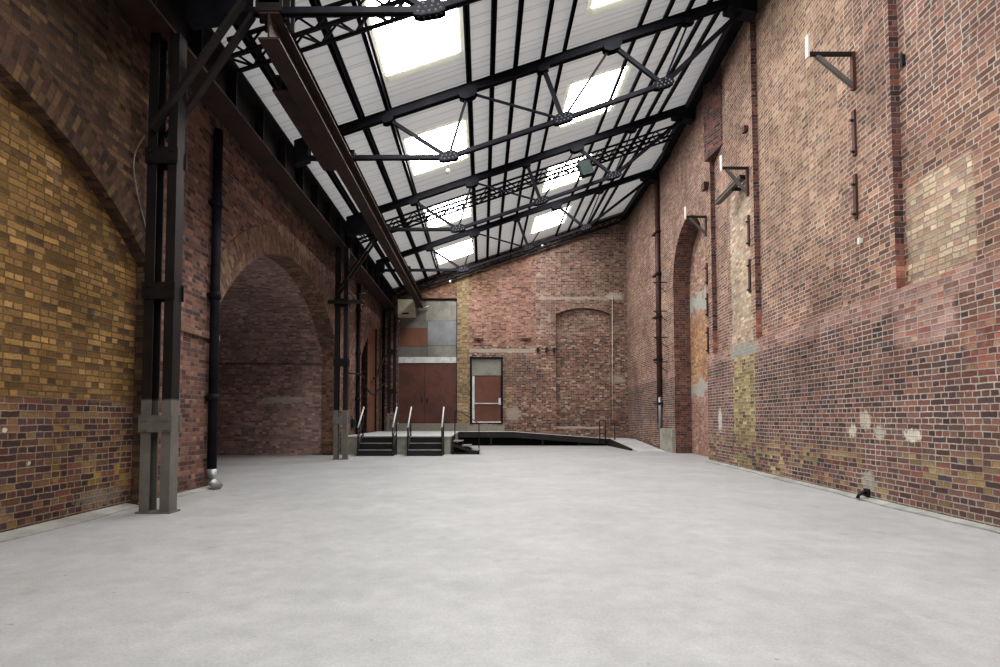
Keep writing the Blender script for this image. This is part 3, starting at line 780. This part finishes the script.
# back wall conduit
T = thing('conduit', 'thin pale conduit running down the back wall beside the blind arch', 'conduit', (6.0, 24.97, .95))
mb = MB(); mb.tube([(6.0, 24.97, .95), (6.03, 24.97, 6.9)], .018, 8); mb.build('tube', M['cream'], T)
mb = MB(); mb.box(5.85, 6.2, 24.93, 24.995, .95, 1.08); mb.build('outlet_box', M['panel_rust'], T)

# ------------------------------------------------------------------ doors on the back wall
T = bpy.data.objects.new('door_1', None); C.objects.link(T); T['kind'] = 'structure'
T['label'] = 'tall opening with two red brown sheet doors below patched grey metal panels'
yd = YB + .14
def sheet(x0, x1, z0, z1, mat, nm, par, y=yd, d=.03):
    mb = MB(); g = .006; mb.box(x0 + g, x1 - g, y, y + d, z0 + g, z1 - g); return mb.build(nm, mat, par)
for x0, x1 in ((-3.95, -2.72), (-2.72, -1.23)):
    o = sheet(x0, x1, .97, 3.76, M['door_red'], 'door_leaf', T)
    mb = MB(); xh = x1 - .12 if x0 < -3 else x0 + .12; mb.box(xh - .02, xh + .02, yd - .05, yd, 1.9, 2.1); mb.build('handle', M['iron'], o)
sheet(-3.95, -1.23, 3.76, 4.05, M['light_metal'], 'lintel_band', T, yd - .05, .08)['label'] = 'pale metal band above the doors'
for x0, x1, z0, z1, m in ((-3.95, -2.7, 5.75, 6.76, 'panel_dark'), (-2.7, -1.23, 5.75, 6.76, 'panel_grey'), (-3.95, -2.6, 5.4, 5.75, 'panel_dark'), (-2.6, -1.23, 4.6, 5.75, 'panel_blue'), (-3.95, -2.6, 4.55, 5.4, 'panel_rust'), (-3.95, -2.6, 4.05, 4.55, 'panel_dark'), (-2.6, -1.23, 4.05, 4.6, 'panel_grey')):
    o = sheet(x0, x1, z0, z1, M[m], 'metal_panel', T)
    if m == 'panel_rust': o['label'] = 'orange brown patch panel'
mb = MB(); mb.box(-4.0, -3.95, yd - .06, yd + .03, .97, 6.78); mb.box(-1.24, -1.2, yd - .06, yd + .03, .97, 6.78); mb.box(-4.0, -1.2, yd - .08, yd + .03, 6.73, 6.79); mb.build('frame', M['iron'], T)
mb = MB(); mb.box(-3.95, .9, YB + .3, YB + .32, 0, 7); mb.build('wall_behind_doors', M['void'], kind='structure')

T = bpy.data.objects.new('door_2', None); C.objects.link(T); T['kind'] = 'structure'
T['label'] = 'single orange brown door with push bar and grey panel above'
y2 = YB + .06
mb = MB()
for x0, x1, z0, z1 in ((-.6, -.53, .93, 4.03), (.85, .92, .93, 4.03), (-.6, .92, 3.96, 4.03)): mb.box(x0, x1, y2 - .08, y2 + .1, z0, z1)
mb.build('frame', M['iron'], T)
sheet(-.53, .85, 3.17, 3.96, M['panel_grey'], 'transom_panel', T, y2 + .02)
mb = MB(); mb.box(-.5, -.39, y2 - .02, y2 + .06, .99, 3.15); mb.build('side_stile', M['light_metal'], T)
lf = sheet(-.38, .83, .99, 3.15, M['door_red2'], 'door_leaf', T, y2, .05)
mb = MB(); mb.tube([(-.42, y2 - .07, 1.87), (.84, y2 - .07, 1.87)], .03, 10); mb.box(.72, .82, y2 - .09, y2, 1.8, 2.12); mb.box(-.36, -.3, y2 - .07, y2, 1.83, 1.91); mb.build('push_bar', M['light_metal'], lf)
mb = MB(); mb.box(-.5, .84, y2 - .03, y2 + .01, .98, 1.04); mb.build('kick_strip', M['light_metal'], lf)

# timber door in the far arch
T = bpy.data.objects.new('door_3', None); C.objects.link(T); T['kind'] = 'structure'
T['label'] = 'tall orange brown boarded door in the far dark arch'
mb = MB()
for k in range(5):
    a = 22.45 + k * .3; mb.box(XL - .13, XL - .10, a + .004, a + .296, .6, A3[3](a + .05) - .02)
mb.build('boarding', M['wood'], T)

# wall box beside the runway beam
T = thing('wall_box', 'cream metal cabinet mounted high on the panels over the big doors', 'cabinet', (-3.55, yd - .35, 5.9))
mb = MB(); mb.box(-3.93, -3.14, yd - .42, yd - .005, 5.88, 6.68); mb.build('casing', M['cream'], T)
mb = MB(); mb.box(-3.72, -3.42, yd - .432, yd - .421, 5.98, 6.05); mb.build('vent', M['black'], T)
mb = MB(); mb.tube([(-3.14, yd - .2, 6.35), (-2.7, yd - .2, 6.33), (-2.5, yd - .2, 6.4)], .035, 8); mb.build('connecting_pipe', M['steel'], T)

# ------------------------------------------------------------------ loading dock, stairs, ramp
T = thing('loading_dock', 'raised concrete loading dock in front of the big brown doors', 'loading dock', (-2.9, 18, 0))
mb = MB(); mb.box(XL + .005, -1.08, 17.95, YB - .005, 0.001, .56); mb.build('dock_wall', M['concrete'], T)
mb = MB(); mb.box(XL + .005, -1.06, 17.92, YB - .005, .56, .6); mb.build('dock_deck', M['deck'], T)

def stair(x0, x1, lab):
    T = thing('metal_steps', lab, 'steps', ((x0 + x1) / 2, 17.2, 0), 'black metal steps up to the dock')
    for i in range(3):
        yf = 17.15 + i * .26; z = .2 * (i + 1)
        mb = MB(); mb.box(x0 + .05, x1 - .05, yf, yf + .02, z - .2 + .004, z - .03); mb.build('riser', M['dark_deck'], T)
        t = MB(); t.box(x0 + .05, x1 - .05, yf - .02, yf + (.28 if i < 2 else .24), z - .03, z); t = t.build('tread', M['dark_deck'], T)
        mb = MB(); mb.box(x0 + .05, x1 - .05, yf - .028, yf + .03, z - .028, z + .004); mb.build('nosing', M['steel'], t)
    for x in (x0, x1 - .05):
        mb = MB(); P = [(17.13, 0), (17.13, .22), (17.68, .64), (17.9, .64), (17.9, 0)]
        A = [(x, y, z) for y, z in P]; B = [(x + .05, y, z) for y, z in P]
        mb.face(A[::-1]); mb.face(B)
        for i in range(5): j = (i + 1) % 5; mb.face([A[i], A[j], B[j], B[i]])
        mb.build('stringer', M['dark_deck'], T)
    for x in (x0 + .025, x1 - .025):
        h = MB(); h.tube([(x, 17.14, .90), (x, 17.98, 1.56)], .026, 10); h = h.build('handrail', M['light_metal'], T)
        mb = MB(); mb.tube([(x, 17.16, .1), (x, 17.16, .91)], .022, 8); mb.build('post', M['black'], h)
        mb = MB(); mb.tube([(x, 17.86, .62), (x, 17.86, 1.46)], .022, 8); mb.build('post', M['black'], h)
        mb = MB(); mb.tube([(x, 17.16, .5), (x, 17.86, 1.05)], .014, 8); mb.build('mid_rail', M['black'], h)
stair(-3.99, -2.84, 'black metal steps with handrails beside the arched wall, below the boarded far arch')
stair(-2.41, -1.28, 'black metal steps with handrails in front of the big brown doors')
# side steps descending along the dock end
T = thing('side_steps', 'small black metal side steps descending from the end of the dock', 'steps', (-.6, 18.4, 0))
for i in range(3):
    z = .44 - .15 * i; x = -1.05 + .05 + i * .29
    t = MB(); t.box(x, x + .32, 17.93, 18.85, z - .03, z); t = t.build('tread', M['steel'], T)
    mb = MB(); mb.box(x + .27, x + .325, 17.925, 18.855, z - .028, z + .004); mb.box(x + .02, x + .325, 17.925, 17.94, z - .028, z + .004); mb.build('nosing', M['steel'], t)
for y in (17.88, 18.86):
    mb = MB(); mb.beam((-1.02, y + .02, .33), (-.13, y + .02, .02), .03, .1); mb.box(-1.04, -.98, y, y + .04, 0, .58); mb.box(-.2, -.13, y, y + .04, 0, .1); mb.box(-1.04, -.13, y, y + .04, .0, .06); mb.build('stringer', M['dark_deck'], T)
mb = MB(); mb.face([(-1.03, 18.8, .02), (-.16, 18.8, .02), (-.16, 18.8, .05), (-1.03, 18.8, .36)]); mb.build('dark_backing', M['dark_deck'], T)  # dark sheet added behind the open steps to read as shade
mb = MB(); mb.tube([(-.98, 18.9, .5), (-.98, 18.9, 1.42), (-.78, 18.9, 1.42), (-.14, 18.9, 1.0), (-.14, 18.9, .06)], .018, 8); mb.build('handrail', M['black'], T)

T = thing('access_ramp', 'long low access ramp with dark sides running along the back wall', 'ramp', (2, 24, 0))
prof = [(-1.055, .6), (1.3, .595), (5.45, .29), (6.6, .28)]
yf = 23.45
mb = MB()
for (a, za), (b, zb) in zip(prof, prof[1:]):
    mb.hexa([(a, yf, za - .04), (b, yf, zb - .04), (b, YB - .01, zb - .04), (a, YB - .01, za - .04), (a, yf, za), (b, yf, zb), (b, YB - .01, zb), (a, YB - .01, za)])
mb.build('upper_deck', M['deck'], T)
mb = MB()
for (a, za), (b, zb) in zip(prof[:2], prof[1:3]):
    mb.hexa([(a, yf - .03, za - .24), (b, yf - .03, zb - .24), (b, yf, zb - .24), (a, yf, za - .24), (a, yf - .03, za + .005), (b, yf - .03, zb + .005), (b, yf, zb + .005), (a, yf, za + .005)])
mb.build('side_beam', M['dark_deck'], T)
for x in (.35, 2.6, 4.2):
    mb = MB(); z = .55 if x < 1.3 else .595 - (x - 1.3) * .0735 - .05
    mb.box(x - .04, x + .04, yf + .05, yf + .13, 0, z); mb.build('support_leg', M['dark_deck'], T)
mb = MB(); mb.face([(-1.055, yf + .25, 0), (5.4, yf + .25, 0), (5.4, yf + .25, .26), (1.3, yf + .25, .5), (-1.055, yf + .25, .5)]); mb.build('dark_backing', M['void'], T)  # near-black sheet stands in for the shaded hollow under the ramp
mb = MB(); mb.hexa([(5.5, 19.15, 0.002), (6.48, 19.15, .002), (6.6, yf, .002), (5.5, yf, .002), (5.5, 19.15, .012), (6.48, 19.15, .012), (6.6, yf, .285), (5.5, yf, .29)]); mb.build('lower_deck', M['deck'], T)
mb = MB(); mb.hexa([(5.44, 19.9, 0), (5.49, 19.9, 0), (5.49, yf, 0), (5.40, yf, 0), (5.44, 19.9, .07), (5.49, 19.9, .07), (5.49, yf, .31), (5.40, yf, .31)]); mb.build('side_beam', M['dark_deck'], T)
for i, (x, y, z0, z1) in enumerate(((5.05, yf - .05, .1, 1.1), (5.3, yf - .05, .1, 1.12), (5.6, 23.0, .27, 1.06))):
    mb = MB(); mb.tube([(x, y, z0), (x, y, z1)], .025, 8); mb.build('rail_post', M['black'], T)
mb = MB(); mb.tube([(5.05, yf - .05, 1.08), (5.3, yf - .05, 1.1)], .018, 8); mb.build('rail_post_link', M['black'], T)

# ------------------------------------------------------------------ fixtures on the right wall
def wall_bracket(y, zt, zb, arm, lab, post=.26, gap=.0):
    T = thing('wall_bracket', lab, 'bracket', (RX(y), y, zb), 'triangular brackets on the tall wall')
    x = RX(y, -.004 + gap)
    mb = MB(); mb.box(x - .05, x, y - .03, y + .03, zb - .06, zt); mb.build('back_bar', M['rust_pipe'], T)
    mb = MB(); mb.box(x - arm, x - .05, y - .025, y + .025, zt - .05, zt); mb.build('arm', M['iron_brown'], T)
    mb = MB(); mb.beam((x - arm * .82, y, zt - .05), (x - .03, y, zb), .045, .06); mb.build('diagonal_stay', M['column'] if False else M['panel_dark'], T)
    mb = MB(); mb.box(x - arm - .02, x - arm + .005, y - .035, y + .035, zt - .08, zt + post); mb.build('end_plate', M['white'], T)
wall_bracket(7.95, 6.72, 6.2, .70, 'triangular iron bracket with white end plate, on the pier over two rusty straps')
wall_bracket(11.95, 6.85, 6.25, .60, 'triangular iron bracket with white end plate above the pale brick patch')
wall_bracket(15.05 - .2, 6.83, 6.32, .58, 'triangular iron bracket with white end plate at the head of the arched niche')
# floodlight under the second bracket
T = thing('floodlight', 'grey strip floodlight fixed under the bracket above the pale brick patch', 'floodlight', (RX(12.3), 12.3, 6.3))
mb = MB(); a, b = Vector((RX(12.4, -.12), 12.05, 6.68)), Vector((RX(12.4, -.30), 12.95, 6.45)); mb.beam(a, b, .13, .09); mb.build('housing', M['iron_brown'], T)
mb = MB(); mb.beam(a + Vector((-.03, 0, -.055)), b + Vector((-.03, 0, -.055)), .11, .02); mb.build('lens', M['panel_dark'], T)
mb = MB(); mb.box(RX(12.4, -.2), RX(12.4, -.004), 12.35, 12.42, 6.5, 6.56); mb.build('mount', M['iron_brown'], T)
# rusty straps
SL_ = ['upper rusty iron strap on the pier below the triangular bracket', 'lower rusty iron strap on the pier above the small white bracket stub', 'upper rusty strap on the pier beside the pale brick patch', 'lower rusty strap on the pier beside the pale brick patch',
       'upper rusty strap on the pier edge by the arched niche', 'middle rusty strap on the pier edge by the arched niche', 'lower rusty strap on the pier edge by the arched niche']
for (y, z0, z1), lab in zip(((7.98, 5.15, 5.84), (7.99, 4.2, 4.86), (11.95, 5.05, 5.75), (11.95, 4.0, 4.75), (14.85, 4.9, 5.5), (14.85, 4.0, 4.65), (14.85, 3.0, 3.7)), SL_):
    T = thing('iron_strap', lab, 'strap', (RX(y), y, z0), 'rusty straps on the tall wall')
    mb = MB(); x = RX(y, -.003); mb.box(x - .035, x, y - .03, y + .03, z0, z1); mb.build('bar', M['rust_pipe'], T)
    for zz in (z1 - .15, z0 + .06):
        mb = MB(); mb.tube([(x - .03, y, zz), (x - .075, y, zz)], .02, 8); mb.build('bolt', M['iron_brown'], T)
for (y, z, w, h, off, m, lab) in ((11.98, 7.73, .12, .14, 0, 'rust_pipe', 'small rusty block high on the pier above the second bracket'), (14.75, 7.62, .2, .2, 0, 'rust_pipe', 'small dark corbel block on the pier above the arched niche'),
                    (7.9, 3.82, .04, .1, 0, 'white', 'small white stub on the pier beneath the rusty straps'), (7.06, 6.0, .03, .2, D, 'black', 'narrow black iron slot plate beside the brick pier strip'),
                    (6.75, 7.35, .07, .07, D, 'black', 'black iron lug high on the tall brick panel')):
    mb = MB(); x = RX(y, off - .004); mb.box(x - .03 - w * .5, x - .03, y - w / 2, y + w / 2, z - h / 2, z + h / 2); mb.box(x - .04, x, y - w * .7, y + w * .7, z - h * .35, z + h * .35)
    tag(mb.build('mounting_lug', M[m]), lab, 'lug')
mb = MB(); y = 7.92; x = RX(y) - .004; mb.tube([(x - .02, y, .12), (x - .12, y, .10), (x - .15, y, .03)], .028, 8); mb.box(x - .03, x, y - .05, y + .05, .06, .17)
tag(mb.build('pipe_stub', M['black']), 'short black pipe stub at the foot of the tall wall', 'pipe')
# brackets on the back wall
for i, (x, z) in enumerate(((-.2, 4.86), (2.0, 4.86))):
    mb = MB(); mb.box(x - .22, x + .22, YB - .06, YB - .003, z - .05, z + .05); mb.box(x - .05, x + .05, YB - .16, YB - .06, z - .04, z + .04)
    tag(mb.build('mounting_lug', M['rust_pipe']), ['rusty iron lug on the pink brick above the single door', 'rusty iron lug on the pink brick beside the vertical seam'][i], 'lug')
for i, x in enumerate((2.55, 2.95, 3.3)):
    mb = MB(); mb.box(x - .06, x + .06, YB - .1, YB - .003, 4.3, 4.46); mb.box(x - .03, x + .03, YB - .05, YB - .003, 4.25, 4.3)
    tag(mb.build('mounting_lug', M['iron_brown']), 'dark iron lug on the back wall, %s to the right of the vertical seam' % ORD[i], 'lug', 'iron lugs beside the seam')

# ------------------------------------------------------------------ hanging floodlight, bulbs, cables
T = thing('hanging_floodlight', 'dark floodlight hanging from the roof in front of a skylight', 'floodlight', (2.96, 15.9, 8.2))
mb = MB(); mb.tube([(2.96, 15.6, 9.2), (2.96, 15.6, 8.78)], .02, 8); mb.tube([(2.72, 15.6, 8.55), (2.72, 15.6, 8.78), (3.2, 15.6, 8.78), (3.2, 15.6, 8.55)], .015, 6); mb.build('yoke', M['iron'], T)
mb = MB(); a, b = Vector((2.94, 15.62, 8.72)), Vector((3.06, 15.52, 8.30)); mb.beam(a, b, .36, .2, up=(0, 1, 0)); mb.build('housing', M['iron'], T)
mb = MB(); mb.beam(a + Vector((0, -.115, -.02)), b + Vector((0, -.115, -.02)), .3, .02, up=(0, 1, 0)); mb.build('lens', M['lens'], T)
for (x, y, zt, zb, lab) in ((-.75, 11.36, 6.62, 6.42, 'tiny white bulb hanging beneath the truss over the arched recess side'), (-1.5, 24.35, 7.85, 7.35, 'small pale lamp hanging near the back wall above the yellow brick strip'), (2.7, 24.3, 9.25, 9.0, 'small white lamp hanging high near the back wall above the seam')):
    T = thing('pendant_lamp', lab, 'lamp', (x, y, zb))
    mb = MB(); mb.tube([(x, y, zb + .1), (x, y, zt)], .008, 6); mb.build('cord', M['black'], T)
    mb = MB(); mb.tube([(x, y, zb + .12), (x, y, zb + .09), (x, y, zb + .05), (x, y, zb), ], [.02, .04, .06, .03], 10); mb.build('bulb', M['white'], T)
def cable(pts, r, lab, mat='black', sub=8):
    P = [Vector(p) for p in pts]; out = []
    for i in range(len(P) - 1):
        p0, p1, p2, p3 = P[max(i - 1, 0)], P[i], P[i + 1], P[min(i + 2, len(P) - 1)]
        for k in range(sub):
            t = k / sub
            out.append(.5 * ((2 * p1) + (p2 - p0) * t + (2 * p0 - 5 * p1 + 4 * p2 - p3) * t * t + (3 * p1 - p0 - 3 * p2 + p3) * t ** 3))
    out.append(P[-1])
    mb = MB(); mb.tube(out, r, 8)
    tag(mb.build('cable', M[mat]), lab, 'cable')
cable([(XL + .03, 7.55, 6.1), (XL + .03, 7.5, 5.4), (XL + .04, 7.42, 4.9), (XL + .03, 7.5, 4.3), (XL + .03, 7.62, 3.4)], .016, 'black cable drooping down the brickwork behind the near column')
cable([(XL + .03, 7.3, 5.1), (XL + .03, 7.1, 4.7), (XL + .03, 7.15, 4.3), (XL + .03, 7.4, 3.8)], .01, 'thin grey cable looping beside the near column', 'steel')
cable([(XL + .05, 18.6, 2.75), (XL + .22, 19.6, 2.78), (XL + .24, 20.2, 2.7), (XL + .1, 20.9, 2.5), (XL + .15, 22.3, 2.15), (XL + .1, 23.6, 2.4), (-4.42, 24.25, 2.8)], .03, 'black cable sagging across the far boarded arch')
cable([(XL + .06, 22.9, 2.9), (XL + .1, 23.4, 3.05), (XL + .12, 23.9, 3.4), (-4.45, 24.2, 3.9)], .045, 'short thick black hose above the sagging cable by the boarded arch')
mb = MB(); mb.box(XL + .004, XL + .1, 19.2, 19.62, .85, 1.15); mb.box(XL + .1, XL + .13, 19.3, 19.5, .92, 1.08)
tag(mb.build('junction_box', M['black']), 'small black junction box low on the pier beside the steps', 'junction box')  # junction box fixed to the pier

# ------------------------------------------------------------------ light, world, camera
w = bpy.data.worlds.new('World'); SC.world = w; w.use_nodes = True
bg = w.node_tree.nodes['Background']; bg.inputs[0].default_value = (0.96, 0.98, 1.0, 1); bg.inputs[1].default_value = 1.15

cam = bpy.data.cameras.new('Camera'); co = bpy.data.objects.new('Camera', cam); C.objects.link(co)
F = 540.0; HOR = 418.0; VX = 483.0; P = math.atan(F / 13500.0)
co.location = (0, 0, 1.2); co.rotation_euler = (PI / 2 + P, 0, 0)
cam.sensor_fit = 'HORIZONTAL'; cam.sensor_width = 36.0; cam.lens = F / 1000 * 36
cam.shift_x = (500 - VX) / 1000; cam.shift_y = ((HOR - F * math.tan(P)) - 333.5) / 1000
cam.clip_end = 200
SC.camera = co
SC.view_settings.view_transform = 'Standard'
SC.view_settings.look = 'Medium High Contrast'
SC.view_settings.exposure = -0.25
SC.cycles.max_bounces = 8; SC.cycles.diffuse_bounces = 5
SC.cycles.use_denoising = True
